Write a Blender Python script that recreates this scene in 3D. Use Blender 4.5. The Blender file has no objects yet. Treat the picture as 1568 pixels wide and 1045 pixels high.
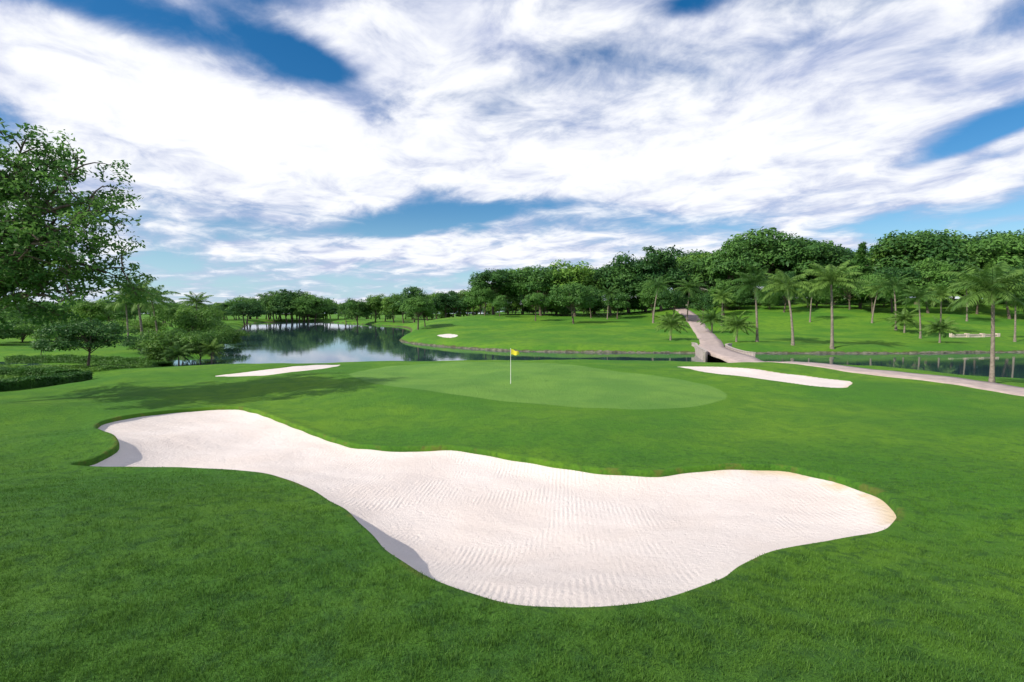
import bpy, math, numpy as np
from mathutils import Vector
R = math.radians
rng = np.random.default_rng(7)
scene = bpy.context.scene
CAMZ = 4.5; F = 784.0; HZ = 480.0

# ------------------------------------------------------------------ utils
def link(o, parent=None):
    scene.collection.objects.link(o)
    if parent: o.parent = parent
    return o

def mk_mesh(name, V, Fq, mats, mi=None, smooth=True, attrs=None):
    me = bpy.data.meshes.new(name)
    V = np.asarray(V, np.float32); Fq = np.asarray(Fq, np.int32)
    k = Fq.shape[1]
    me.vertices.add(len(V)); me.vertices.foreach_set("co", V.ravel())
    me.loops.add(Fq.size); me.loops.foreach_set("vertex_index", Fq.ravel())
    me.polygons.add(len(Fq)); me.polygons.foreach_set("loop_start", np.arange(0, Fq.size, k, dtype=np.int32))
    for m in mats: me.materials.append(m)
    if mi is not None: me.polygons.foreach_set("material_index", np.asarray(mi, np.int32))
    me.update(calc_edges=True)
    me.polygons.foreach_set("use_smooth", np.full(len(Fq), smooth))
    if attrs:
        for n, a in attrs.items():
            at = me.attributes.new(n, 'FLOAT', 'POINT'); at.data.foreach_set("value", np.asarray(a, np.float32))
    me.update()
    return me

class MB:
    def __init__(s): s.V=[]; s.F=[]; s.M=[]; s.n=0
    def add(s, V, Fq, m=0):
        V=np.asarray(V,float); Fq=np.asarray(Fq,int)
        s.V.append(V); s.F.append(Fq+s.n); s.M.append(np.full(len(Fq),m)); s.n+=len(V)
    def mesh(s, name, mats, smooth=True):
        return mk_mesh(name, np.vstack(s.V), np.vstack(s.F), mats, np.concatenate(s.M), smooth)
    def obj(s, name, mats, smooth=True, parent=None):
        return link(bpy.data.objects.new(name, s.mesh(name, mats, smooth)), parent)

def tube(P, r, n=8):
    P=np.asarray(P,float); r=np.broadcast_to(np.asarray(r,float),(len(P),))
    T=np.gradient(P,axis=0); T/=np.linalg.norm(T,axis=1)[:,None]+1e-9
    up=np.array([0.13,0.97,0.2]) if abs(T[0,2])>0.7 else np.array([0,0,1.0])
    A=np.cross(T,up); A/=np.linalg.norm(A,axis=1)[:,None]+1e-9
    B=np.cross(T,A)
    th=np.linspace(0,2*np.pi,n,endpoint=False)
    V=(P[:,None,:]+r[:,None,None]*(np.cos(th)[None,:,None]*A[:,None,:]+np.sin(th)[None,:,None]*B[:,None,:])).reshape(-1,3)
    i=np.arange(len(P)-1)[:,None]*n; j=np.arange(n)[None,:]; j2=(j+1)%n
    Fq=np.stack([i+j,i+j2,i+n+j2,i+n+j],-1).reshape(-1,4)
    return V,Fq

def box(c, s, rz=0):
    c=np.array(c,float); s=np.array(s,float)/2
    v=np.array([[x,y,z] for x in(-1,1) for y in(-1,1) for z in(-1,1)],float)*s
    R2=np.array([[math.cos(rz),-math.sin(rz),0],[math.sin(rz),math.cos(rz),0],[0,0,1]])
    return v@R2.T+c, np.array([[0,1,3,2],[4,6,7,5],[0,4,5,1],[2,3,7,6],[0,2,6,4],[1,5,7,3]])

def leaves(C, N, s, g, asp=0.45):
    n=len(C); s=np.broadcast_to(s,(n,))[:,None]
    N=N/(np.linalg.norm(N,axis=1)[:,None]+1e-9)
    t=np.cross(N,g.normal(size=(n,3))); t/=np.linalg.norm(t,axis=1)[:,None]+1e-9
    b=np.cross(N,t)
    V=np.stack([C-t*s, C+b*s*asp, C+t*s, C-b*s*asp],1).reshape(-1,3)
    return V, np.arange(4*n).reshape(n,4)

def sphere_dirs(n,g):
    d=g.normal(size=(n,3)); return d/np.linalg.norm(d,axis=1)[:,None]

def catmull(P, k=6, closed=True):
    P=np.asarray(P,float); n=len(P); out=[]
    rngi = range(n) if closed else range(n-1)
    for i in rngi:
        if closed: a,b,c,d=P[(i-1)%n],P[i],P[(i+1)%n],P[(i+2)%n]
        else: a,b,c,d=P[max(i-1,0)],P[i],P[i+1],P[min(i+2,n-1)]
        for t in np.arange(k)/k:
            out.append(0.5*((2*b)+(-a+c)*t+(2*a-5*b+4*c-d)*t*t+(-a+3*b-3*c+d)*t**3))
    if not closed: out.append(P[-1])
    return np.array(out)

def sdf(poly, x, y, maxd=8.0):
    """signed distance, positive inside; clamped at -maxd far outside"""
    out=np.full(x.shape,-maxd); lo=poly.min(0)-maxd; hi=poly.max(0)+maxd
    m=(x>lo[0])&(x<hi[0])&(y>lo[1])&(y<hi[1])
    X=x[m]; Y=y[m]
    if X.size==0: return out
    d2=np.full(X.shape,1e18); ins=np.zeros(X.shape,bool)
    Q=np.roll(poly,-1,0)
    for (ax,ay),(bx,by) in zip(poly,Q):
        ex,ey=bx-ax,by-ay; L=ex*ex+ey*ey+1e-12
        t=np.clip(((X-ax)*ex+(Y-ay)*ey)/L,0,1)
        dx=X-ax-t*ex; dy=Y-ay-t*ey
        d2=np.minimum(d2,dx*dx+dy*dy)
        c=((ay>Y)!=(by>Y)); 
        if ey!=0: ins^= c&(X<(ex*(Y-ay)/ey+ax))
    d=np.sqrt(d2); out[m]=np.maximum(np.where(ins,d,-d),-maxd)
    return out

def sst(a,b,x):
    t=np.clip((x-a)/(b-a),0,1); return t*t*(3-2*t)

# ------------------------------------------------------------------ terrain shape
ZW=-1.0
lake=catmull([(-30,53.5),(-36,62),(-44,75),(-52,90),(-91,172),(-150,300),(-118,318),(-78,262),(-48,215),(-36,180),(-25,125),(-23,104),(-16,90),(-4,77),(6,72.5),(24,70.5),
  (36,70),(55,70),(71,72),(120,73),(122,34),(60,35),(45,41),(35,46),(27,53),(20,56),(0,58.5),(-15,56)],4)

def Hland(x,y):
    z = 1.5*np.exp(-(y/9.0)**2)
    z += 0.50*np.exp(-((x+9)/5.5)**2-((y-8.5)/3.6)**2)
    z += 0.45*np.exp(-((x-13)/5)**2-((y-9.5)/3.2)**2)
    z += 0.60*np.exp(-((x-24)/7)**2-((y-18)/3.5)**2)
    z += 0.50*np.exp(-((x-19)/5)**2-((y-13)/1.7)**2)
    z += 0.35*np.exp(-((x+14)/4)**2-((y-17)/2.0)**2)
    z += 0.45*np.exp(-((x+17.5)/2.8)**2-((y-13.4)/1.4)**2)
    z += 0.50*np.exp(-((x+24)/6)**2-((y-22)/2.4)**2)
    z += 0.30*np.exp(-((x-2)/16)**2-((y-36)/10)**2)
    z += 0.35*np.exp(-((x-19)/6)**2-((y-41)/3.2)**2)
    z += 0.22*np.exp(-((x+19)/5)**2-((y-42)/3.0)**2)
    z += 0.10*np.sin(x*0.45+1.0)*np.sin(y*0.4)+0.07*np.sin(x*0.21+y*0.33)
    z += 0.03*np.sin(x*1.3+np.sin(y*0.9)*1.5)*np.sin(y*1.1+np.sin(x*0.7)*1.2)
    amp = 3.9*sst(-50,0,x)+0.3+4.8*sst(25,85,x)
    z += amp*sst(72,165,y)
    z += 0.35*sst(80,100,y)*np.sin(x*0.09)*np.sin(y*0.07+1)
    z += 6*sst(170,400,y)*sst(-40,60,x)
    z -= 0.5*sst(-26,-34,x)*sst(20,40,y)*(1-sst(80,120,y))
    z -= 0.55*sst(44,53,y)*(1-sst(60,66,y))
    z -= 0.6*sst(31,37,x)*sst(31,39,y)*(1-sst(60,66,y))
    return z

def Hbase(x,y):
    z=Hland(x,y); s=-sdf(lake,x,y,12.0)
    out=np.where(s>0, ZW+(z-ZW)*(1-np.exp(-np.maximum(s,0)/1.3)), ZW+np.maximum(-1.2,s*0.6))
    return out, s

PITCH=math.atan((HZ-522.5)/F)   # negative = down
def ray(px,py):
    a=(px-784)/F; b=-(py-522.5)/F
    c,s=math.cos(PITCH),math.sin(PITCH)
    return np.array([a, c - b*s, s + b*c])
def survey(px,py):
    """site survey: bearing + depression angle from the tripod point -> ground point"""
    d=ray(px,py); d=d/d[1]
    t=np.concatenate([np.arange(3,40,0.02),np.arange(40,400,0.25)])
    X=d[0]*t; Y=t; Z=CAMZ+d[2]*t
    h=Hland(X,Y); k=np.argmax(Z<h)
    if not (Z<h).any(): k=len(t)-1
    return (X[k],Y[k])
def surveys(L): return np.array([survey(*p) for p in L])
def atbear(px,d): return (px-784)/F*d, d

main_px=[(107,715),(150,702),(178,685),(176,670),(152,660),(147,652),(175,642),(240,632),(310,626),(370,625),(410,636),(460,655),(520,676),(565,684),(610,687),(680,685),(740,692),(800,702),(860,712),(920,720),(1000,724),(1060,718),(1130,714),(1200,716),(1260,728),(1320,745),(1360,762),(1376,785),(1368,806),(1340,820),(1280,832),(1220,842),(1170,853),(1135,872),(1105,892),(1060,912),(1000,927),(920,937),(850,938),(780,932),(720,917),(680,902),(640,882),(600,855),(560,815),(520,780),(480,755),(430,735),(370,724),(300,720),(200,718)]
B=[ # polygon, lip, depth, edge width, bowl length
 dict(p=catmull(surveys(main_px),4), lip=0.09, dep=0.26, w=0.20, L=0.6, main=1),
 dict(p=catmull(surveys([(1035,561),(1100,561),(1180,568),(1250,577),(1303,583),(1302,590),(1290,594),(1230,589),(1150,578),(1080,570)]),3), lip=0.05, dep=0.04, w=0.4, L=1),
 dict(p=catmull(surveys([(325,575),(400,566),(460,560),(522,558),(505,563),(430,572),(370,576)]),3), lip=0.05, dep=0.04, w=0.4, L=1),
 dict(p=catmull(surveys([(668,513.5),(688,511.5),(702,513.5),(690,517)]),3), lip=0.05, dep=0.05, w=0.5, L=1)]
green=catmull(surveys([(537,576),(600,592),(700,605),(800,617),(900,625),(1000,627),(1080,620),(1113,608),(1090,592),(1000,575),(900,562),(780,555),(680,556),(590,562),(545,570)]),4)

def bowl(b,z,s,x,y):
    si=np.maximum(s,0); dep=b['dep']
    if 'main' in b:
        dep=dep+0.62*np.exp(-((x+3.0)/3.2)**2-((y-9.8)/2.6)**2)+0.30*np.exp(-((x+11.5)/2.5)**2-((y-16)/3)**2)
    return z-b['lip']-dep*(1-np.exp(-si/b['L']))
def Hfull(x,y):
    z,sh=Hbase(x,y); bs=np.full(x.shape,-8.0)
    for b in B:
        s=sdf(b['p'],x,y,3.0); bs=np.maximum(bs,s)
        s0=-0.12 if 'main' in b else -0.05
        z=np.where(s>s0, z+(bowl(b,z,s,x,y)-0.22-z)*sst(s0,b['w'],s), z)+0.05*np.exp(-np.maximum(-s,0)/0.35)*(s>-3)*(s<=0)*('main' in b)
    return z,sh,bs

def lines(a0,a1,s0,growth,hi,growth2,limit):
    L=[a1]; s=s0
    while L[-1]<hi: s*=(1+growth); L.append(L[-1]+s)
    while L[-1]<limit: s*=(1+growth2); L.append(L[-1]+s)
    return np.array(L[1:])
c=np.arange(-14,12.01,0.08)
xr=lines(0,12,0.08,0.015,110,0.08,3500); xl=lines(0,14,0.08,0.015,110,0.08,3500); xs=np.concatenate([-xl[::-1],c,xr])
cy=np.concatenate([np.arange(3,7,0.12),np.arange(7,24.5,0.08)])
yr=lines(0,cy[-1],0.08,0.013,200,0.06,4500); yb=3-lines(0,0,0.15,0.15,20,0.3,500)
ys=np.concatenate([yb[::-1],cy,yr])
X,Y=np.meshgrid(xs,ys); X=X.ravel(); Y=Y.ravel()
Z,SH,BS=Hfull(X,Y)
GS=sdf(green,X,Y,3.0)
nx,ny=len(xs),len(ys)
ii=(np.arange(ny-1)[:,None]*nx+np.arange(nx-1)[None,:]).ravel()
TF=np.stack([ii,ii+1,ii+nx+1,ii+nx],1)

# ------------------------------------------------------------------ node helpers
def new_mat(name):
    m=bpy.data.materials.new(name); m.use_nodes=True; nt=m.node_tree; nt.nodes.clear()
    return m,nt
class G:
    def __init__(s,nt): s.nt=nt
    def n(s,t,**k):
        n=s.nt.nodes.new(t)
        for a,b in k.items(): setattr(n,a,b)
        return n
    def l(s,a,b): s.nt.links.new(a,b)
    def _in(s,sock,v):
        if isinstance(v,bpy.types.NodeSocket): s.l(v,sock)
        else: sock.default_value=v
    def m(s,op,a,b=0.0,c=0.0,clamp=False):
        n=s.n('ShaderNodeMath',operation=op,use_clamp=clamp)
        s._in(n.inputs[0],a); s._in(n.inputs[1],b)
        return n.outputs[0]
    def mr(s,v,a,b,c=0.0,d=1.0,smooth=True):
        n=s.n('ShaderNodeMapRange',interpolation_type='SMOOTHSTEP' if smooth else 'LINEAR')
        s._in(n.inputs[0],v)
        for i,q in enumerate((a,b,c,d)): s._in(n.inputs[1+i],q)
        return n.outputs[0]
    def mix(s,f,a,b):
        n=s.n('ShaderNodeMix',data_type='RGBA')
        s._in(n.inputs[0],f); 
        for i,v in((6,a),(7,b)):
            if isinstance(v,tuple) and len(v)==3: v=v+(1,)
            s._in(n.inputs[i],v)
        return n.outputs[2]
    def noise(s,vec,scale,detail=4,rough=0.5,dist=0.0):
        n=s.n('ShaderNodeTexNoise'); 
        if vec is not None: s.l(vec,n.inputs['Vector'])
        n.inputs['Scale'].default_value=scale; n.inputs['Detail'].default_value=detail
        n.inputs['Roughness'].default_value=rough; n.inputs['Distortion'].default_value=dist
        return n.outputs[0]
    def attr(s,name):
        n=s.n('ShaderNodeAttribute',attribute_name=name); return n.outputs['Fac']
    def bump(s,h,strength,dist,normal=None):
        n=s.n('ShaderNodeBump'); s.l(h,n.inputs['Height']); n.inputs['Strength'].default_value=strength; n.inputs['Distance'].default_value=dist
        if normal: s.l(normal,n.inputs['Normal'])
        return n.outputs[0]
    def bsdf(s,col,rough=0.8,normal=None,spec=0.2,**kw):
        n=s.n('ShaderNodeBsdfPrincipled'); s._in(n.inputs['Base Color'], col if not(isinstance(col,tuple) and len(col)==3) else col+(1,))
        s._in(n.inputs['Roughness'],rough); n.inputs['Specular IOR Level'].default_value=spec
        if normal: s.l(normal,n.inputs['Normal'])
        return n
    def out(s,sh):
        o=s.n('ShaderNodeOutputMaterial'); s.l(sh,o.inputs[0])
    def pos(s): return s.n('ShaderNodeNewGeometry').outputs['Position']

def simple(name,col,rough=0.7,ns=5.0,var=0.3,bump=0.0,bd=0.02,spec=0.3):
    m,nt=new_mat(name); g=G(nt); p=g.n('ShaderNodeTexCoord').outputs['Object']
    f=g.noise(p,ns,6,0.6); f=g.mr(f,0.3,0.7)
    c=g.mix(f,tuple(v*(1-var) for v in col),tuple(min(1,v*(1+var)) for v in col))
    nrm=g.bump(g.noise(p,ns*3,6,0.6),bump,bd) if bump else None
    g.out(g.bsdf(c,rough,nrm,spec).outputs[0]); return m

def grass_colour(g,p):
    big=g.mr(g.noise(p,0.12,3,0.5),0.35,0.65)
    mid=g.mr(g.noise(p,0.8,6,0.65,0.8),0.40,0.64)
    cl=g.mr(g.noise(p,3.6,5,0.7,0.6),0.46,0.66)
    fine=g.mr(g.noise(p,11.0,5,0.7),0.33,0.7)
    c=g.mix(big,(0.060,0.190,0.016),(0.130,0.265,0.018))
    c=g.mix(g.m('MULTIPLY',mid,0.55),c,(0.040,0.140,0.018))
    c=g.mix(g.m('MULTIPLY',fine,0.30),c,(0.14,0.27,0.035))
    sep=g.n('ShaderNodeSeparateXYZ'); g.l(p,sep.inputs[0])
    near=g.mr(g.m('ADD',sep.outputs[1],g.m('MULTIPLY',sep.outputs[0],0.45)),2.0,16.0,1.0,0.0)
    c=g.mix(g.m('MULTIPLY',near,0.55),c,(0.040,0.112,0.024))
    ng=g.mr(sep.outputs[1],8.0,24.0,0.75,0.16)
    c=g.mix(g.m('MULTIPLY',cl,ng),c,(0.030,0.088,0.020))  # shadow spots among the tufts, painted into the turf colour
    return c,fine,mid

# grass ground
mg,nt=new_mat("grass_turf"); g=G(nt); p=g.pos()
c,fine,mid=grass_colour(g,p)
gs=g.attr("green_sd")
gm=g.mr(gs,-0.08,0.08); fr=g.mr(gs,-1.3,-1.1)
c=g.mix(g.m('MULTIPLY',fr,0.40),c,(0.075,0.20,0.016))
gcol=g.mix(g.mr(g.noise(p,0.25,4,0.6),0.35,0.65),(0.118,0.255,0.048),(0.165,0.315,0.056))
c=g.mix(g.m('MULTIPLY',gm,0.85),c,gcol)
bsd=g.attr("bunker_sd")
rim=g.m('MULTIPLY',g.mr(bsd,-0.14,-0.01),g.mr(g.noise(p,1.2,4,0.6),0.53,0.62))
c=g.mix(g.m('MULTIPLY',rim,0.5),c,(0.17,0.15,0.04))
inn=g.mr(bsd,0.06,0.16); c=g.mix(g.m('MULTIPLY',inn,0.7),c,(0.14,0.12,0.06))
mud=g.mr(g.m('ADD',g.attr("shore_sd"),g.m('MULTIPLY',mid,0.4)),0.70,0.25); c=g.mix(mud,c,(0.085,0.085,0.04))
hh=g.m('ADD',g.noise(p,38,4,0.7),g.m('MULTIPLY',g.noise(p,5,5,0.7),2.2))
nrm=g.bump(hh,0.8,0.055)
g.out(g.bsdf(c,0.85,nrm,0.12).outputs[0])

tme=mk_mesh("ground",np.stack([X,Y,Z],1),TF,[mg],attrs={"green_sd":GS,"shore_sd":SH,"bunker_sd":BS})
link(bpy.data.objects.new("ground",tme))

# smooth turf lip that rolls over into the big bunker
def resample(P,step):
    Q=np.vstack([P,P[:1]]); s=np.r_[0,np.cumsum(np.hypot(*np.diff(Q,axis=0).T))]; n=int(s[-1]/step); t=np.linspace(0,s[-1],n,endpoint=False)
    return np.stack([np.interp(t,s,Q[:,0]),np.interp(t,s,Q[:,1])],1)
P0=resample(catmull(surveys(main_px),10),0.05)
for _ in range(3): P0=0.5*P0+0.25*(np.roll(P0,1,0)+np.roll(P0,-1,0))
Tn=np.roll(P0,-3,0)-np.roll(P0,3,0); Tn/=np.linalg.norm(Tn,axis=1)[:,None]; Nr=np.stack([Tn[:,1],-Tn[:,0]],1)
area=0.5*np.sum(P0[:,0]*np.roll(P0[:,1],-1)-np.roll(P0[:,0],-1)*P0[:,1])
Nin = Nr*(-1 if area>0 else 1)
lam=0.012*np.sin(np.arange(len(P0))*0.21)+0.010*np.sin(np.arange(len(P0))*0.083+1)
rows=[]; bsv=[]
for o,dz in((-0.50,-0.03),(-0.36,0.012),(-0.20,0.022),(-0.06,0.020),(0.0,0.008),(0.03,-0.025),(0.045,-0.09),(0.04,-0.30)):
    q=P0+Nin*(o+lam*(o>-0.1))[:,None] if not np.isscalar(o+lam) else P0
    z0,_=Hbase(q[:,0],q[:,1]); rows.append(np.stack([q[:,0],q[:,1],z0+0.05*np.exp(-max(-o,0)/0.35)+dz],1)); bsv.append(np.full(len(P0),min(o,-0.02) if o<0.02 else 0.02))
V=np.stack(rows,1).reshape(-1,3); bsv=np.stack(bsv,1).ravel(); k=8; n_=len(P0)
I=np.arange(n_)[:,None]*k; J=((np.arange(n_)+1)%n_)[:,None]*k; a_=np.arange(k-1)[None,:]
Fq=np.stack([I+a_,J+a_,J+a_+1,I+a_+1],-1).reshape(-1,4)
me=mk_mesh("bunker_turf_lip",V,Fq,[mg],attrs={"green_sd":np.full(len(V),-3.0),"shore_sd":np.full(len(V),12.0),"bunker_sd":bsv})
link(bpy.data.objects.new("bunker_turf_lip",me))

# ------------------------------------------------------------------ sand
ms,nt=new_mat("bunker_sand"); g=G(nt); p=g.pos(); sep=g.n('ShaderNodeSeparateXYZ'); g.l(p,sep.inputs[0])
n1=g.mr(g.noise(p,0.45,4,0.6),0.3,0.7); n2=g.mr(g.noise(p,14,6,0.75),0.3,0.7)
c=g.mix(n1,(0.74,0.645,0.585),(0.80,0.715,0.66))
c=g.mix(g.m('MULTIPLY',n2,0.20),c,(0.60,0.51,0.455))
spk=g.mr(g.noise(p,30,2,0.5),0.74,0.76); c=g.mix(g.m('MULTIPLY',spk,0.6),c,(0.20,0.15,0.11))
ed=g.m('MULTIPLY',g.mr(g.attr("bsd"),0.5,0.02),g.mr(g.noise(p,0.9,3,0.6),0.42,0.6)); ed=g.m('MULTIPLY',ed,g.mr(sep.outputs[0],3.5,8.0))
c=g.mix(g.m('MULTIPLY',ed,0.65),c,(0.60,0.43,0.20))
def wave(rot,scale,dist):
    mp=g.n('ShaderNodeMapping'); g.l(p,mp.inputs[0]); mp.inputs['Rotation'].default_value=(0,0,R(rot))
    w=g.n('ShaderNodeTexWave'); g.l(mp.outputs[0],w.inputs[0]); w.inputs['Scale'].default_value=scale
    w.inputs['Distortion'].default_value=dist; w.inputs['Detail'].default_value=3; w.inputs['Detail Scale'].default_value=0.6
    return w.outputs['Fac']
w1=wave(6,2.9,1.8); w2=wave(80,3.9,1.8)
sel=g.mr(g.noise(p,0.33,1,0.4),0.49,0.51)
wm=g.n('ShaderNodeMix'); g.l(sel,wm.inputs[0]); g.l(w1,wm.inputs[2]); g.l(w2,wm.inputs[3])
wamp=g.mr(g.noise(p,0.7,5,0.7),0.40,0.66,0.04,0.42)
foot=g.mr(g.noise(p,3.3,3,0.6,0.8),0.58,0.70)
h=g.m('ADD',g.m('MULTIPLY',wm.outputs[0],wamp),g.m('MULTIPLY',g.noise(p,9,8,0.78),1.7))
h=g.m('ADD',h,g.m('MULTIPLY',g.noise(p,2.5,4,0.6),1.3)); h=g.m('ADD',h,g.m('MULTIPLY',foot,-0.3))
g.out(g.bsdf(c,0.9,g.bump(h,0.6,0.05),0.1).outputs[0])
for b in B:
    lo=b['p'].min(0)-0.8; hi=b['p'].max(0)+0.8; st=0.07 if 'main' in b else 0.25
    gx=np.arange(lo[0],hi[0],st); gy=np.arange(lo[1],hi[1],st)
    A,C2=np.meshgrid(gx,gy); A=A.ravel(); C2=C2.ravel()
    s=sdf(b['p'],A,C2,3.0); z,_=Hbase(A,C2); z=bowl(b,z,s,A,C2)
    z+= (0.015*np.sin(A*2.3+np.sin(C2*1.7)*2)*np.sin(C2*2.9+np.sin(A)*1.5)+0.03*np.sin(A*0.9+1)*np.sin(C2*1.1))*sst(0.2,0.8,s)
    n_=len(gx); i0=(np.arange(len(gy)-1)[:,None]*n_+np.arange(n_-1)[None,:]).ravel()
    Fq=np.stack([i0,i0+1,i0+n_+1,i0+n_],1)
    ext=-0.10 if 'main' in b else -0.3
    keep=(s[Fq]>ext).any(1)&(s[Fq]>-0.6).all(1); Fq=Fq[keep]
    used,inv=np.unique(Fq,return_inverse=True)
    me=mk_mesh("sand_bunker",np.stack([A,C2,z],1)[used],inv.reshape(-1,4),[ms],attrs={"bsd":s[used]})
    link(bpy.data.objects.new("sand_bunker",me))

# ------------------------------------------------------------------ grass blades (one mesh)
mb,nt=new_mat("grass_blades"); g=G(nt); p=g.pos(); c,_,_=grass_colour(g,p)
rnd=g.n('ShaderNodeNewGeometry').outputs['Random Per Island']
c=g.mix(g.m('MULTIPLY',rnd,0.45),c,(0.16,0.31,0.04))
d1=g.bsdf(c,0.6,None,0.25); tr=g.n('ShaderNodeBsdfTranslucent'); g.l(c,tr.inputs[0])
mx=g.n('ShaderNodeMixShader'); mx.inputs[0].default_value=0.3; g.l(d1.outputs[0],mx.inputs[1]); g.l(tr.outputs[0],mx.inputs[2]); g.out(mx.outputs[0])
NB=500000
d=3.2+ (24-3.2)*rng.random(NB)**1.5; a=(rng.random(NB)*2-1)*1.12
bx=a*d; by=d.copy()
cl=np.sin(bx*2.3+np.sin(by*1.9+bx*0.7)*2.4)*np.sin(by*2.9+np.sin(bx*1.7-by*0.5)*2.1)
cl2=np.sin(bx*6.1+np.sin(by*4.3+bx*1.3)*2.8)*np.sin(by*6.7+np.sin(bx*5.1-by*1.9)*2.6)
fade=1-sst(9,24,by)
k=rng.random(NB)<(0.65+0.2*cl+0.2*cl2)*fade
bx,by,cl,cl2=bx[k],by[k],cl[k],cl2[k]
bz0,_=Hbase(bx,by); bbs=sdf(B[0]['p'],bx,by,3.0)
for b in B[1:]: bbs=np.maximum(bbs,sdf(b['p'],bx,by,3.0))
bz=bz0+0.05*np.exp(-np.maximum(-bbs,0)/0.35)*(bbs>-3)+0.018*sst(-0.45,-0.3,bbs)
k=(bbs<-0.01); bx,by,bz,cl,cl2,bbs=bx[k],by[k],bz[k],cl[k],cl2[k],bbs[k]
n=len(bx); fd=1-0.55*sst(9,24,by); hgt=(0.018+0.026*rng.random(n))*(1+0.4*np.exp(-((by-4)/4)**2))*fd*(1+0.25*cl+0.3*cl2)*(0.45+0.55*sst(0,0.3,-bbs)); wd=(0.0030+0.0005*by*0.6)
ph=rng.random(n)*2*np.pi; ln=rng.random(n)*0.9
lx=np.cos(ph)*ln*hgt; ly=np.sin(ph)*ln*hgt; ps=rng.random(n)*2*np.pi
Vb=np.stack([np.stack([bx-np.cos(ps)*wd,by-np.sin(ps)*wd,bz-0.004],1),np.stack([bx+np.cos(ps)*wd,by+np.sin(ps)*wd,bz-0.004],1),np.stack([bx+lx,by+ly,bz+hgt],1)],1).reshape(-1,3)
me=mk_mesh("grass",Vb,np.arange(3*n).reshape(n,3),[mb],smooth=False); link(bpy.data.objects.new("grass",me))

# ------------------------------------------------------------------ water
mw,nt=new_mat("lake_water"); g=G(nt); p=g.pos()
mp=g.n('ShaderNodeMapping'); g.l(p,mp.inputs[0]); mp.inputs['Scale'].default_value=(0.5,1.0,1)
h=g.m('ADD',g.noise(mp.outputs[0],1.3,3,0.6),g.m('MULTIPLY',g.noise(mp.outputs[0],0.15,2,0.5),1.5))
nb=g.bump(h,0.06,0.05)
bs=g.bsdf((0.03,0.065,0.075),0.03,nb,0.5); bs.inputs['IOR'].default_value=1.85; g.out(bs.outputs[0])
lo=lake.min(0)-3; hi=lake.max(0)+3
me=mk_mesh("lake_water",[(lo[0],lo[1],ZW),(hi[0],lo[1],ZW),(hi[0],hi[1],ZW),(lo[0],hi[1],ZW)],[[0,1,2,3]],[mw])
link(bpy.data.objects.new("lake_water",me))

# ------------------------------------------------------------------ low rough stone edging on the far bank
mst=simple("bank_stone",(0.13,0.125,0.085),0.9,1.2,0.55,0.8,0.05)
far=np.array([q for q in lake if q[1]>68 and q[0]>-24 and q[1]<104])
far=far[np.argsort(far[:,0])]
pp=catmull(far,5,closed=False); mbd=MB()
sl=np.cumsum(np.r_[0,np.hypot(*np.diff(pp,axis=0).T)]); tt=np.arange(0,sl[-1],0.25)
px_=np.interp(tt,sl,pp[:,0]); py_=np.interp(tt,sl,pp[:,1])
hv=0.65+0.35*np.sin(tt*0.23)*np.sin(tt*0.61+1)+0.12*rng.normal(size=len(tt))
prof=[(-0.35,-0.5),(-0.2,0.0),(-0.1,0.18),(0.2,0.27),(0.5,0.2),(0.75,-0.2)]
Vw=[]
for j,(o,zz) in enumerate(prof):
    w_=rng.normal(size=len(tt))*0.05
    Vw.append(np.stack([px_,py_+o+w_,ZW+zz*hv+w_*0.8],1))
Vw=np.stack(Vw,1).reshape(-1,3); k=len(prof)
i0=(np.arange(len(tt)-1)[:,None]*k+np.arange(k-1)[None,:]).ravel()
mbd.add(Vw,np.stack([i0,i0+1,i0+k+1,i0+k],1)); mbd.obj("stone_bank_edging",[mst],smooth=False)

# ------------------------------------------------------------------ cart path + bridge
mp_=simple("path_concrete",(0.42,0.335,0.30),0.85,1.5,0.15,0.25,0.02)
pc=catmull([(52,165),(48,145),(44,125),(36,96),(30,77),(26.2,67),(23.6,56),(23.2,50),(24.5,44.5),(27,39.5),(29,34.5),(29.6,29),(28.6,22),(26,10)],10,closed=False)
T=np.gradient(pc,axis=0); T/=np.linalg.norm(T,axis=1)[:,None]; Nn=np.stack([T[:,1],-T[:,0]],1)
offs=np.array([-1.65,-1.6,-0.8,0,0.8,1.6,1.65]); Vp=[]
zl=Hland(pc[:,0],pc[:,1])
for o in offs:
    q=pc+Nn*o; zz,sh=Hbase(q[:,0],q[:,1])
    br=sst(48,53,pc[:,1])*(1-sst(72,76,pc[:,1]))
    top=np.maximum(zz,zl)*(1-br)+br*(0.05)
    top=np.maximum(top,zz)+0.05
    if abs(o)>1.62: top=top-0.3
    Vp.append(np.stack([q[:,0],q[:,1],top],1))
Vp=np.stack(Vp,1).reshape(-1,3); k=len(offs)
i0=(np.arange(len(pc)-1)[:,None]*k+np.arange(k-1)[None,:]).ravel()
mbd=MB(); mbd.add(Vp,np.stack([i0,i0+1,i0+k+1,i0+k],1)); mbd.obj("cart_path",[mp_])
bridge=link(bpy.data.objects.new("footbridge",None))
mbr=simple("bridge_masonry",(0.42,0.36,0.32),0.8,3,0.2,0.3,0.02)
idx=[i for i in range(len(pc)) if 55.0<pc[i,1]<73]
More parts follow.
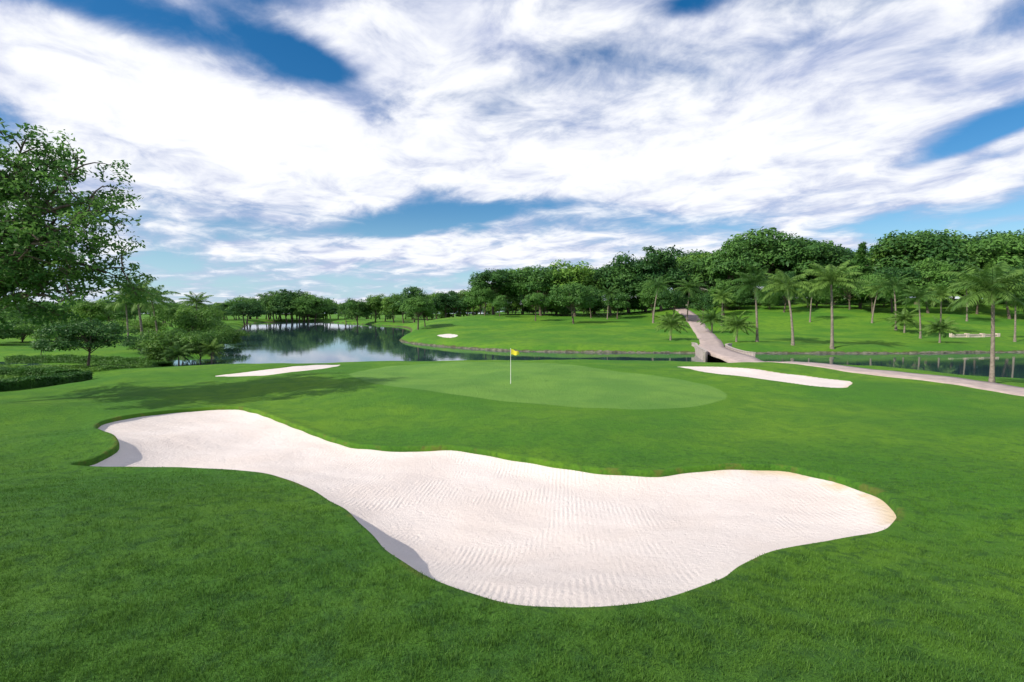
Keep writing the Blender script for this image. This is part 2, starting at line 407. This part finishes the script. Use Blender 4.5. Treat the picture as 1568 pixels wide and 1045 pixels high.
for nm,o in(("parapet_left",-1.85),("parapet_right",1.85)):
    q=(pc+Nn*o)[idx]; q=q.copy()
    fl=np.linspace(-1,1,len(q)); q+=Nn[idx]*np.sign(o)*(np.abs(fl)**6)[:,None]*0.7
    rows=[]
    for (dx,zz) in((-0.12,-1.6),(-0.12,0.22),(-0.16,0.22),(-0.16,0.28),(0.16,0.28),(0.16,0.22),(0.12,0.22),(0.12,-1.6)):
        w=q+Nn[idx]*dx; rows.append(np.stack([w[:,0],w[:,1],np.full(len(q),0.05+zz)],1))
    V=np.stack(rows,1).reshape(-1,3); k=8
    i0=(np.arange(len(q)-1)[:,None]*k+np.arange(k-1)[None,:]).ravel()
    m2=MB(); m2.add(V,np.stack([i0,i0+1,i0+k+1,i0+k],1)); e=(len(q)-1)*k
    m2.add(V,[[0,1,6,7],[2,3,4,5],[e,e+1,e+6,e+7],[e+2,e+3,e+4,e+5]]); m2.obj(nm,[mbr],smooth=False,parent=bridge)
# low white wall with coping by the far-right bank
wx0,wy0=survey(1492,517); wz0=float(Hbase(np.array([wx0]),np.array([wy0]))[0][0])
mww=simple("white_masonry",(0.60,0.50,0.42),0.8,2,0.2,0.3,0.02)
m2=MB(); m2.add(*box((0,0,0.05),(7.5,0.35,0.7))); m2.add(*box((0,0,0.46),(7.8,0.5,0.12)))
for qx_ in(-3.8,-1.3,1.3,3.8): m2.add(*box((qx_,-0.02,0.2),(0.45,0.56,0.9)))
o=m2.obj("white_garden_wall",[mww],False); o.location=(wx0,wy0,wz0)

# ------------------------------------------------------------------ flagstick
fx,fy=survey(782,588); fz=float(Hfull(np.array([fx]),np.array([fy]))[0][0])
fs=link(bpy.data.objects.new("golf_flag",None)); fs.location=(fx,fy,fz)
mpole=simple("pole_white",(0.8,0.78,0.7),0.4,3,0.03); mfl=simple("flag_yellow",(0.85,0.72,0.05),0.7,8,0.08); mcup=simple("cup_dark",(0.02,0.02,0.02),0.7)
m2=MB(); m2.add(*tube([(0,0,0),(0,0,1.0),(0,0,2.16)],[0.022,0.018,0.014],10)); m2.add(*tube([(0,0,2.16),(0,0,2.175),(0,0,2.19)],[0.02,0.03,0.002],10)); m2.obj("pole",[mpole],parent=fs)
u=np.linspace(0,1,14); v=np.linspace(0,1,8); U,Vv=np.meshgrid(u,v)
V=np.stack([0.02+U*0.50, 0.05*np.sin(U*7)*U, 2.13-Vv*0.34*(1-0.25*U)-U*0.16*(1-Vv*0.3)+0.025*np.sin(U*9)],-1).reshape(-1,3)
i0=(np.arange(7)[:,None]*14+np.arange(13)[None,:]).ravel(); m2=MB(); m2.add(V,np.stack([i0,i0+1,i0+15,i0+14],1)); m2.obj("flag",[mfl],parent=fs)
m2=MB(); th=np.linspace(0,2*np.pi,17)[:-1]
V=np.vstack([np.stack([0.054*np.cos(th),0.054*np.sin(th),np.full(16,0.006)],1),np.stack([0.018*np.cos(th),0.018*np.sin(th),np.full(16,0.004)],1)])
j=np.arange(16); m2.add(V,np.stack([j,(j+1)%16,(j+1)%16+16,j+16],1)); m2.obj("cup",[mcup],parent=fs)

# ------------------------------------------------------------------ foliage materials
def leafmat(name,dark,light,scale=0.5,trans=0.3):
    m,nt=new_mat(name); g=G(nt); p=g.n('ShaderNodeTexCoord').outputs['Object']
    ge=g.n('ShaderNodeNewGeometry'); oi=g.n('ShaderNodeObjectInfo')
    f=g.mr(g.noise(p,scale,1,0.6),0.35,0.65)
    f=g.m('ADD',g.m('MULTIPLY',f,0.45),g.m('MULTIPLY',ge.outputs['Random Per Island'],0.35))
    f=g.m('ADD',f,g.m('MULTIPLY',g.m('SUBTRACT',oi.outputs['Random'],0.38),0.9),clamp=True)
    c=g.mix(f,dark,light)
    d=g.bsdf(c,0.55,None,0.25); t=g.n('ShaderNodeBsdfTranslucent'); g.l(c,t.inputs[0])
    mx=g.n('ShaderNodeMixShader'); mx.inputs[0].default_value=trans; g.l(d.outputs[0],mx.inputs[1]); g.l(t.outputs[0],mx.inputs[2]); g.out(mx.outputs[0])
    return m
bark=simple("bark",(0.13,0.10,0.075),0.9,3,0.35,0.6,0.05)
palmbark=simple("palm_bark",(0.24,0.20,0.16),0.9,4,0.3,0.6,0.04)
leafA=leafmat("leaf_broad",(0.032,0.105,0.026),(0.125,0.27,0.048))
leafB=leafmat("leaf_bright",(0.052,0.145,0.024),(0.18,0.335,0.048))
leafN=leafmat("leaf_near",(0.06,0.17,0.04),(0.22,0.40,0.08),0.4,0.45)
leafP=leafmat("leaf_palm",(0.06,0.15,0.03),(0.18,0.31,0.06),0.5,0.35)
leafH=leafmat("leaf_hedge",(0.028,0.10,0.018),(0.09,0.22,0.03),0.5,0.25)

def crown(m,g,cen,rad,ncl,cr,nl,ls,bottom=-0.55,flat=0.8,mi=1):
    D=[];
    while len(D)<ncl:
        d=sphere_dirs(1,g)[0]
        if d[2]<bottom: continue
        D.append(d)
    D=np.array(D); rr=0.35+0.65*g.random(ncl)**0.6
    wob=1+0.18*np.sin(D[:,0]*3.1+g.random()*6)+0.13*np.sin(D[:,1]*4+D[:,2]*3+g.random()*6)
    C=np.array(cen)+D*np.array(rad)*(rr*wob)[:,None]
    CR=cr*(0.55+0.9*g.random(ncl)); cnt=(nl*CR**2/np.sum(CR**2)).astype(int)
    for c_,r_,n_ in zip(C,CR,cnt):
        d=sphere_dirs(n_,g); d[:,2]=np.where(d[:,2]<-0.3,-d[:,2]*g.random(n_),d[:,2])
        lump=1+0.25*np.sin(d[:,0]*5+c_[0])*np.sin(d[:,1]*5+c_[1])
        P=c_+d*(r_*lump*(0.55+0.5*g.random(n_)**0.5))[:,None]*np.array([1,1,flat])
        N=d+g.normal(size=(n_,3))*0.5+np.array([0,0,0.35])
        m.add(*leaves(P,N,ls*(0.6+0.8*g.random(n_)),g),mi)
    return C,CR

def limb(m,a,b,r0,r1,g,n=6,sag=0.1):
    a=np.array(a,float); b=np.array(b,float); L=np.linalg.norm(b-a); t=np.linspace(0,1,n)
    P=a+(b-a)*t[:,None]; P+= (g.normal(size=3)*0.06*L)*np.sin(t*np.pi)[:,None]; P[:,2]+=sag*L*np.sin(t*np.pi)
    m.add(*tube(P,r0+(r1-r0)*t,6),0)

def broadleaf(seed,W=0.45,Hc=0.40,cz=0.58,ncl=48,nl=7500,leaf=leafA,ls=0.27,crf=0.14,bottom=-0.75,trunk=True):
    g=np.random.default_rng(seed); m=MB(); H=12.0
    C,CR=crown(m,g,(0,0,cz*H),(W*H*0.85,W*H*0.85,Hc*H*0.88),ncl,crf*H,nl,ls,bottom)
    fork=np.array([g.normal()*0.25,g.normal()*0.25,H*(cz-Hc)*0.95+0.3])
    P=np.array([(0,0,-0.5),(0,0,0.1),fork*[0.4,0.4,0.5],fork]); m.add(*tube(P,[0.42,0.30,0.23,0.2],9),0)
    top=np.array([fork[0]*1.5,fork[1]*1.5,H*(cz+0.1)]); limb(m,fork,top,0.19,0.06,g)
    for i in g.permutation(len(C))[:12]:
        limb(m,fork+(top-fork)*g.random()*0.6,C[i],0.11,0.03,g)
    return m.mesh("broadleaf_tree",[bark,leaf])
trees=[broadleaf(11),broadleaf(12,W=0.5,Hc=0.36,cz=0.63,ncl=52),broadleaf(13,W=0.36,Hc=0.42,cz=0.57,leaf=leafB),
       broadleaf(14,W=0.50,Hc=0.32,cz=0.67,ncl=44,crf=0.12),broadleaf(15,W=0.44,Hc=0.41,cz=0.57,ncl=60,crf=0.11,leaf=leafB),broadleaf(16,W=0.42,Hc=0.38,cz=0.6),broadleaf(17,W=0.47,Hc=0.40,cz=0.59,ncl=40,crf=0.13)]
bushes=[broadleaf(21,W=0.55,Hc=0.5,cz=0.45,ncl=34,nl=5000,ls=0.33,crf=0.2,bottom=-0.8),broadleaf(22,W=0.7,Hc=0.5,cz=0.42,ncl=40,nl=6000,ls=0.33,crf=0.18,bottom=-0.7,leaf=leafB)]

def conifer(seed):
    g=np.random.default_rng(seed); m=MB(); H=12.0
    m.add(*tube([(0,0,-0.5),(0,0,6),(0,0,12)],[0.28,0.16,0.02],8),0)
    for i in range(85):
        t=0.12+0.86*i/85; z=H*t; L=(1-t)**0.8*2.9*(0.75+0.5*g.random())+0.15; a=g.random()*6.28
        e=np.array([math.cos(a)*L,math.sin(a)*L,z-0.15*L]); limb(m,(0,0,z),e,0.05,0.015,g,4,0.02)
        n=int(60+60*L); s=g.random(n)**0.7; P=np.array([0,0,z])+(e-np.array([0,0,z]))*s[:,None]+g.normal(size=(n,3))*np.array([0.22,0.22,0.13])
        m.add(*leaves(P,g.normal(size=(n,3))+[0,0,1],0.17,g),1)
    return m.mesh("conifer_tree",[bark,leafH])

def palm(seed,H=9.0,nf=24,FL=4.3,lean=0.6,droop=1.5,dead=3):
    g=np.random.default_rng(seed); m=MB(); t=np.linspace(0,1,10); a=g.random()*6.28
    P=np.stack([math.cos(a)*lean*t**1.7,math.sin(a)*lean*t**1.7,-0.3+(H+0.3)*t],1)
    m.add(*tube(P,0.17*(1-0.4*t)+0.12*np.exp(-t*14)+0.008*np.sin(np.arange(10)*3),9),0); top=P[-1]
    m.add(*tube([top-[0,0,.35],top,top+[0,0,0.5]],[0.14,0.22,0.05],8),1)
    for i in range(nf):
        phi=i*2.399+g.random()*0.4; q=(i+0.5)/nf; e0=R(80-95*q+g.normal()*6); dr=droop*(0.7+0.4*g.random()); L=FL*(0.8+0.3*g.random())
        n=22; pos=[top.copy()]; ang=e0; tang=[]
        for k_ in range(n):
            tt=k_/n; ang=e0-dr*tt**1.25; d=np.array([math.cos(phi)*math.cos(ang),math.sin(phi)*math.cos(ang),math.sin(ang)]); tang.append(d); pos.append(pos[-1]+d*L/n)
        pos=np.array(pos); m.add(*tube(pos[::3],np.linspace(0.035,0.008,len(pos[::3])),4),1)
        side=np.array([-math.sin(phi),math.cos(phi),0])
        for sg in(-1,1):
            ts=np.linspace(0.1,0.99,34); idx=np.clip((ts*n).astype(int),0,n-1); base=np.stack([np.interp(ts*n,np.arange(n+1),pos[:,c_]) for c_ in range(3)],1)
            tg=np.array(tang)[idx]; ll=0.23*L*np.sin(np.clip(ts*0.9+0.12,0,1)*np.pi)**0.6*(0.85+0.3*g.random(34))
            dd=tg*0.55+side*sg*0.75+np.array([0,0,-0.35])+g.normal(size=(34,3))*0.09; dd/=np.linalg.norm(dd,axis=1)[:,None]
            w=tg*0.06
            mid=base+dd*(ll*0.5)[:,None]; tip=base+dd*ll[:,None]+np.array([0,0,-1])*(ll*0.3)[:,None]
            V=np.stack([base,mid-w,tip,mid+w],1).reshape(-1,3); m.add(V,np.arange(len(V)).reshape(-1,4),1)
    return m.mesh("palm_tree",[palmbark,leafP])
palms=[palm(31),palm(32,lean=1.0,nf=22,droop=1.7),palm(33,H=9,lean=0.3,nf=28,FL=4.0,droop=1.4)]
shortpalm=palm(34,H=2.6,nf=26,FL=3.2,lean=0.15,droop=1.3)

def put(me,name,x,y,s,rot=None,parent=None,sz=1.0):
    z=float(Hbase(np.array([x]),np.array([y]))[0][0])
    o=bpy.data.objects.new(name,me); link(o,parent); o.location=(x,y,z-0.05); o.scale=(s,s,s*sz); o.rotation_euler=(0,0,rng.random()*6.28 if rot is None else rot); return o
def landz(x,y): return float(Hbase(np.array([x]),np.array([y]))[0][0])
def tall(px,d,topy):
    x,y=atbear(px,d); return x,y,CAMZ+(HZ-topy)/F*d-landz(x,y)

def tree(px,d,topy,kind=None,parent=None,wide=1.0,name="broadleaf_tree"):
    x,y,h=tall(px,d,topy); me=trees[rng.integers(len(trees))] if kind is None else kind
    o=put(me,name,x,y,h/12.0,parent=parent); o.scale=(h/12*wide,h/12*wide,h/12); return o

L1=[(755,155,412),(778,165,418),(800,160,410),(828,150,408),(852,158,410),(880,148,400),(910,165,410),(935,150,402),(962,155,388),(988,160,394),(1012,150,383),(1034,165,396),
 (1085,150,390),(1112,140,368),(1142,150,354),(1178,145,355),(1215,150,361),(1248,140,363),(1278,150,384),(1345,150,388),(1372,140,358),(1402,135,347),(1440,140,353),(1475,135,362),(1512,140,356),(1550,130,355),(1595,135,354),(1640,130,365),(1700,130,362)]
for a in L1: tree(*a,wide=1.0+0.3*rng.random())
tree(1316,128,371,kind=conifer(41),name="conifer_tree")
L2=[(742,150,436),(765,140,452),(820,128,448),(878,120,432),(905,140,438),(945,135,445),(1000,130,430),(1030,125,440),(1075,118,445),(1108,125,430),(1200,125,418),(1300,125,412),(1335,118,420),(1365,120,408),(1420,118,400),(1460,125,405),(1495,118,410),(1545,110,400),(1590,110,400)]
for a in L2: tree(*a)
L3=[(548,250,457),(575,255,450),(603,245,450),(634,215,441),(655,230,446),(682,225,446),(705,240,450),(725,220,447),(640,115,455),(651,120,462),(530,290,464),(590,265,452),(618,240,449),(668,240,448),(694,235,447),(716,235,444),(736,215,436)]
for a in L3: tree(*a,wide=1.15)
L4=[(412,318,450),(430,322,446),(448,318,446),(466,322,447),(482,318,452),(420,316,455),(440,316,452),(458,316,453),(474,316,456),(378,255,452),(345,300,462),(362,300,463),(395,330,466)]
for a in L4: tree(*a,wide=1.35)
L5=[(20,120,462),(62,130,460),(95,140,464),(140,125,458),(165,150,466),(190,160,464),(262,150,468),(285,140,470),(320,150,474),(-30,110,455),(-80,110,450),(250,200,462)]
for a in L5: tree(*a,wide=1.4)
x,y=atbear(132,47); o=put(trees[1],"ornamental_tree",x,y,0.40); o.scale=(0.47,0.47,0.39)
x,y=atbear(60,62); o=put(trees[5],"ornamental_tree",x,y,0.2)
for px,d,ty,w in[(256,54,500,1.1),(303,58,502,0.9),(325,66,500,1.0),(292,75,466,0.9),(280,66,500,1.1),(238,60,515,0.9),(215,66,505,1.2),(170,100,490,1.2),(35,90,478,1.5),(85,80,486,1.3),(-20,80,475,1.5),(225,95,480,1.3),(340,85,492,1.2),(320,100,482,1.2)]:
    x,y,h=tall(px,d,ty); o=put(bushes[rng.integers(2)],"shrub",x,y,h/12); o.scale=(h/12*w,h/12*w,h/12)
dist=link(bpy.data.objects.new("distant_tree_line",None))
for i in range(115):
    px=-400+2300*(i+rng.random())/115; d=rng.uniform(190,300) if px>740 else rng.uniform(340,430)
    if px<380: d=rng.uniform(200,330)
    if px>1050: ty=382+rng.random()*14
    elif px>740: ty=430-(px-740)/310*32+rng.random()*12
    else: ty=458+rng.random()*8
    tree(px,d,ty,parent=dist,wide=1.4,name="tree")
for i in range(34):
    px=340+420*(i+rng.random())/34; tree(px,rng.uniform(335,360),rng.uniform(462,468),parent=dist,wide=1.7,name="tree")
und=link(bpy.data.objects.new("undergrowth_bushes",None))
for i in range(150):
    px=740+960*rng.random(); d=rng.uniform(150,180) if px<1060 else rng.uniform(128,175)
    x,y=atbear(px,d); h=rng.uniform(3,7)
    put(bushes[rng.integers(2)],"bush",x,y,h/12,parent=und)
for i in range(70):
    px=-200+940*rng.random(); d=rng.uniform(330,350) if px>370 else rng.uniform(170,230)
    x,y=atbear(px,d); put(bushes[rng.integers(2)],"bush",x,y,rng.uniform(4,7)/12,parent=und)
def pl(px,d,topy,k=None,name="palm_tree",base=9.0+2.3,w=1.0):
    x,y,h=tall(px,d,topy); me=palms[k if k is not None else rng.integers(3)]; s=h/base
    o=put(me,name,x,y,s); o.scale=(s*w,s*w,s)
for a in[(1160,78,413,0),(1215,73,416,1),(1275,71,406,2),(1372,95,422,0),(1440,90,438,1),(1523,33,408,2),(1052,120,428,0),(1000,118,424,1),(1105,110,445,2),(1335,105,430,1),(1480,105,425,0),(1555,80,440,2),(1410,85,440,0),(1240,110,430,2),(930,135,440,0)]: pl(*a,w=1.15)
pl(218,70,430,0,w=1.3); pl(242,76,440,1,w=1.25); pl(300,100,450,2,w=1.2); pl(196,82,446,2,w=1.2)
for px,d,s in[(1027,82,0.95),(1128,78,0.95),(1090,98,1.0),(1440,76,0.8),(1385,92,0.9),(272,52,0.55),(240,54,0.5),(322,57,0.55)]:
    x,y=atbear(px,d); put(shortpalm,"short_palm",x,y,s)

# house behind trees
mroof=simple("roof_tiles",(0.30,0.09,0.05),0.8,2,0.2,0.3,0.05); mwall=simple("house_wall",(0.55,0.5,0.42),0.8); mwin=simple("window_glass",(0.03,0.04,0.05),0.2)
hs=link(bpy.data.objects.new("clubhouse",None)); hx,hy=atbear(1058,185); hz=landz(hx,hy); hs.location=(hx,hy,hz)
m2=MB(); m2.add(*box((0,0,4.0),(10,9,9))); m2.obj("walls",[mwall],False,hs)
V=[(-5.8,-5.5,8.52),(5.8,-5.5,8.52),(5.8,5.5,8.52),(-5.8,5.5,8.52),(-2.2,0,11.4),(2.2,0,11.4)]
m2=MB(); m2.add(V,[[0,1,5,4],[2,3,4,5]]); m2.obj("roof",[mroof],False,hs)
rf=mk_mesh("roof_hips",V,[[1,2,5],[3,0,4]],[mroof],smooth=False); link(bpy.data.objects.new("roof_hips",rf),hs)
m2=MB()
for wx in(-3.4,0,3.4):
    for wz in(2.2,6.3): m2.add(*box((wx,-4.53,wz),(1.4,0.1,1.6)))
m2.obj("windows",[mwin],False,hs)

# ------------------------------------------------------------------ big near tree on the left
g_=np.random.default_rng(99); m=MB(); tx,ty_=-27.6,25.0; tz=landz(tx,ty_)
fork=np.array([0.3,0.2,3.4]); m.add(*tube([(0,0,-0.5),(0,0,0.2),(0.1,0,1.6),fork],[0.65,0.48,0.36,0.33],12),0)
mains=[(8.0,-0.5,9.3),(7.6,1.5,6.8),(6.4,0.5,11.6),(4.4,-2,13.0),(-2,1,14),(-6,-1,11),(-6,2.5,8),(2,5,11.5),(1,-5.5,10),(7.0,-2.5,7.6),(7.2,-1,5.4),(4.5,2,9.8),(7.8,0.3,10.4),(5.2,-1,12.2),(2.5,0,13.2),(5.0,0,6.4),(3.0,1,11.5)]
tips=[]
for q in mains:
    q=np.array(q,float); limb(m,fork,q*[0.9,0.9,0.95],0.19,0.05,g_,8,0.10)
    for j in range(14):
        t=0.42+0.58*g_.random(); b=fork+(q-fork)*t; b[2]+=0.1*np.linalg.norm(q-fork)*math.sin(t*math.pi)*0.9
        e=b+sphere_dirs(1,g_)[0]*np.array([2.0,2.0,1.5])*(0.5+0.7*g_.random())
        limb(m,b,e,0.045,0.012,g_,5,0.08); tips.append(e); tips.append(b+(e-b)*0.6)
        for kk in range(2):
            e2=e+sphere_dirs(1,g_)[0]*0.8; limb(m,b+(e-b)*0.7,e2,0.018,0.006,g_,4,0.05); tips.append(e2)
tips=np.array(tips)
for e in tips:
    n_=int(22+34*g_.random()); d_=sphere_dirs(n_,g_); r_=0.34+0.30*g_.random()
    P=e+d_*(r_*g_.random(n_)**0.45)[:,None]*np.array([1.15,1.15,0.7])
    m.add(*leaves(P,d_*0.3+g_.normal(size=(n_,3))*0.6+[0,0,0.7],0.125*(0.6+0.7*g_.random(n_)),g_,0.42),1)
o=m.obj("shade_tree",[bark,leafN]); o.location=(tx,ty_,tz)

# ------------------------------------------------------------------ hedges + ground cover
def hedge(pts,w,h,nl,name="clipped_hedge"):
    g=np.random.default_rng(int(nl)); P=catmull(pts,8,closed=False); s=np.r_[0,np.cumsum(np.hypot(*np.diff(P,axis=0).T))]
    m=MB(); t=np.arange(0,s[-1],0.4); cx=np.interp(t,s,P[:,0]); cy_=np.interp(t,s,P[:,1]); z,_=Hbase(cx,cy_)
    tx_=np.gradient(cx); ty2=np.gradient(cy_); LL=np.hypot(tx_,ty2); nx_,ny_=ty2/LL,-tx_/LL
    rows=[]
    for o_,zz in((-w/2,-.2),(-w/2*.95,h*.8),(-w/2*.7,h*.92),(w/2*.7,h*.92),(w/2*.95,h*.8),(w/2,-.2)):
        rows.append(np.stack([cx+nx_*o_*0.93,cy_+ny_*o_*0.93,z+zz*0.95+0.03*np.sin(t*2.1)],1))
    V=np.stack(rows,1).reshape(-1,3); k=6; i0=(np.arange(len(t)-1)[:,None]*k+np.arange(k-1)[None,:]).ravel()
    m.add(V,np.stack([i0,i0+1,i0+k+1,i0+k],1),0)
    tt=g.random(nl)*s[-1]; sx=np.interp(tt,t,cx); sy=np.interp(tt,t,cy_); sz=np.interp(tt,t,z); ax=np.interp(tt,t,nx_); ay=np.interp(tt,t,ny_)
    u=g.random(nl)*(w+2*h); o_=np.clip(u-h,0,w)-w/2; zz=np.where(u<h,u,np.where(u>h+w,w+2*h-u,h)); bump=0.06*np.sin(tt*2.1)+0.05*g.normal(size=nl)
    o_=o_+0.06*g.normal(size=nl); C=np.stack([sx+ax*o_,sy+ay*o_,sz+zz+bump*(zz>h*.9)],1)
    N=np.stack([ax*np.sign(o_)*(np.abs(zz)<h*.9),ay*np.sign(o_)*(zz<h*.9),(zz>h*.9)*1.0],1)+g.normal(size=(nl,3))*0.6
    m.add(*leaves(C,N,0.075,g,0.5),1)
    return m.obj(name,[leafH,leafH])
hedge([(-34,27),(-31.5,31),(-31.0,34.5),(-32,38)],1.2,0.6,24000)
hedge([(-46,42),(-41,41),(-36,40),(-33.5,38.5)],1.3,0.6,22000)
hedge([(-56,57),(-46,56),(-38,53.5),(-34,50)],1.3,0.7,20000)
g2=np.random.default_rng(5); poly=np.array([(-37,35),(-34,40),(-33,46),(-33,50),(-38,53),(-60,54),(-75,48),(-60,37)])
n_=140000; qx=g2.uniform(-75,-32,n_); qy=g2.uniform(32,60,n_); k=sdf(poly,qx,qy,2)>0; qx,qy=qx[k],qy[k]
qz,_=Hbase(qx,qy); un=0.22+0.12*np.sin(qx*1.3+np.sin(qy))*np.sin(qy*1.1)
P=np.stack([qx,qy,qz+un*g2.random(len(qx))**0.4],1)
m=MB(); m.add(*leaves(P,g2.normal(size=(len(qx),3))*0.5+[0,0,1],0.11,g2,0.5),0); m.obj("ground_cover_plants",[leafB])

# ------------------------------------------------------------------ sky
SAZ,SEL=-118,39
w=bpy.data.worlds.new("World"); scene.world=w; w.use_nodes=True; nt=w.node_tree; nt.nodes.clear(); g=G(nt)
sky=g.n('ShaderNodeTexSky',sky_type='NISHITA'); sky.sun_disc=False; sky.sun_elevation=R(SEL); sky.sun_rotation=R(SAZ); sky.ozone_density=2.0; sky.air_density=1.0; sky.dust_density=0.5
tc=g.n('ShaderNodeTexCoord').outputs['Generated']; sp=g.n('ShaderNodeSeparateXYZ'); g.l(tc,sp.inputs[0]); x_,y_,z_=sp.outputs
az=g.m('ARCTAN2',x_,y_); el=g.m('ARCSINE',z_)
zc=g.m('ADD',g.m('MAXIMUM',z_,0.0),0.12)
cb=g.n('ShaderNodeCombineXYZ'); g.l(g.m('DIVIDE',x_,zc),cb.inputs[0]); g.l(g.m('DIVIDE',y_,zc),cb.inputs[1])
mp=g.n('ShaderNodeMapping'); g.l(cb.outputs[0],mp.inputs[0]); mp.inputs['Rotation'].default_value=(0,0,R(-40)); 
mp2=g.n('ShaderNodeMapping'); g.l(mp.outputs[0],mp2.inputs[0]); mp2.inputs['Scale'].default_value=(1.0,0.6,1); mp2.inputs['Location'].default_value=(3.3,1.7,0)
n1=g.noise(mp2.outputs[0],1.15,7,0.56,0.7)
mp3=g.n('ShaderNodeMapping'); g.l(mp.outputs[0],mp3.inputs[0]); mp3.inputs['Scale'].default_value=(1.0,0.85,1); mp3.inputs['Location'].default_value=(9,4,2)
n2=g.noise(mp3.outputs[0],3.4,6,0.60,0.4)
blobs=[(472,104,96,32,-8,-.55),(110,8,210,34,0,-.32),(690,333,150,16,8,-.40),(1490,212,130,28,14,-.42),(1470,352,210,38,0,-.22),(300,425,230,22,0,-.18),(1045,22,60,20,0,-.26),(250,390,60,15,0,-.12),(20,200,45,60,0,-.18),(900,420,500,14,0,-.10),(640,75,80,22,0,-.10),(1540,30,70,30,0,-.14),(1250,60,120,18,15,-.08),
 (250,175,220,85,-15,.36),(60,95,120,30,-20,.10),(350,55,90,16,-25,.12),(600,225,290,90,-5,.22),(940,150,120,45,0,.18),(900,270,250,50,0,.15),(1100,250,230,60,10,.15),(1200,120,240,60,15,.10),(700,388,380,22,0,.18),(1468,300,60,14,0,.24),(1340,325,190,10,6,.20),(1420,262,190,11,14,.22)]
acc=None
for (px,py,wx,wy,rt,am) in blobs:
    hd=math.hypot(F,px-784); a0=math.atan((px-784)/F); e0=math.atan((HZ-py)/hd)
    sa=F/hd/hd; se=hd/(hd*hd+(HZ-py)**2)
    dx=g.m('SUBTRACT',az,a0); dy=g.m('SUBTRACT',el,e0); c_,s_=math.cos(R(rt)),math.sin(R(rt))
    u1=g.m('ADD',g.m('MULTIPLY',dx,c_/sa/wx),g.m('MULTIPLY',dy,s_/se/wx)); v1=g.m('ADD',g.m('MULTIPLY',dx,-s_/sa/wy),g.m('MULTIPLY',dy,c_/se/wy))
    q=g.m('ADD',g.m('MULTIPLY',u1,u1),g.m('MULTIPLY',v1,v1)); e=g.m('MULTIPLY',g.m('POWER',2.718,g.m('MULTIPLY',q,-1.0)),am)
    acc=e if acc is None else g.m('ADD',acc,e)
D=g.m('ADD',g.m('ADD',g.m('MULTIPLY',n1,0.95),g.m('MULTIPLY',n2,0.50)),acc)
mask=g.mr(D,0.50,0.86); 
haze=g.mr(el,0.0,0.20,1.0,0.0)
shade=g.mr(g.m('ADD',g.m('MULTIPLY',n2,1.1),g.m('ADD',g.m('MULTIPLY',n1,0.45),g.m('MULTIPLY',acc,0.8))),0.62,1.02)
ccol=g.mix(shade,(5.0,5.6,7.9),(10.5,10.6,10.9))
hs_=g.n('ShaderNodeHueSaturation'); hs_.inputs['Saturation'].default_value=1.45; hs_.inputs['Value'].default_value=1.18; g.l(sky.outputs[0],hs_.inputs['Color'])
sc=g.mix(g.m('MULTIPLY',haze,0.6),hs_.outputs[0],(4.2,7.3,10.0))
col=g.mix(g.m('MULTIPLY',mask,0.97),sc,ccol)
bg=g.n('ShaderNodeBackground'); g.l(col,bg.inputs[0]); bg.inputs[1].default_value=0.1
o=g.n('ShaderNodeOutputWorld'); g.l(bg.outputs[0],o.inputs[0])

sd=Vector((math.sin(R(SAZ))*math.cos(R(SEL)),math.cos(R(SAZ))*math.cos(R(SEL)),math.sin(R(SEL))))
ld=bpy.data.lights.new("sun",'SUN'); ld.energy=4.8; ld.angle=R(0.5); ld.color=(1,0.94,0.84)
lo_=link(bpy.data.objects.new("sun",ld)); lo_.rotation_euler=sd.to_track_quat('Z','Y').to_euler(); lo_.location=(-50,-20,60)

cd=bpy.data.cameras.new("camera"); cam=link(bpy.data.objects.new("camera",cd)); cam.location=(0,0,CAMZ)
cd.lens=18; cd.sensor_width=36; cd.clip_end=8000; cd.clip_start=0.1
cam.rotation_euler=(R(90)+PITCH,0,0); scene.camera=cam
scene.view_settings.view_transform='Standard'; scene.view_settings.look='None'; scene.view_settings.exposure=0
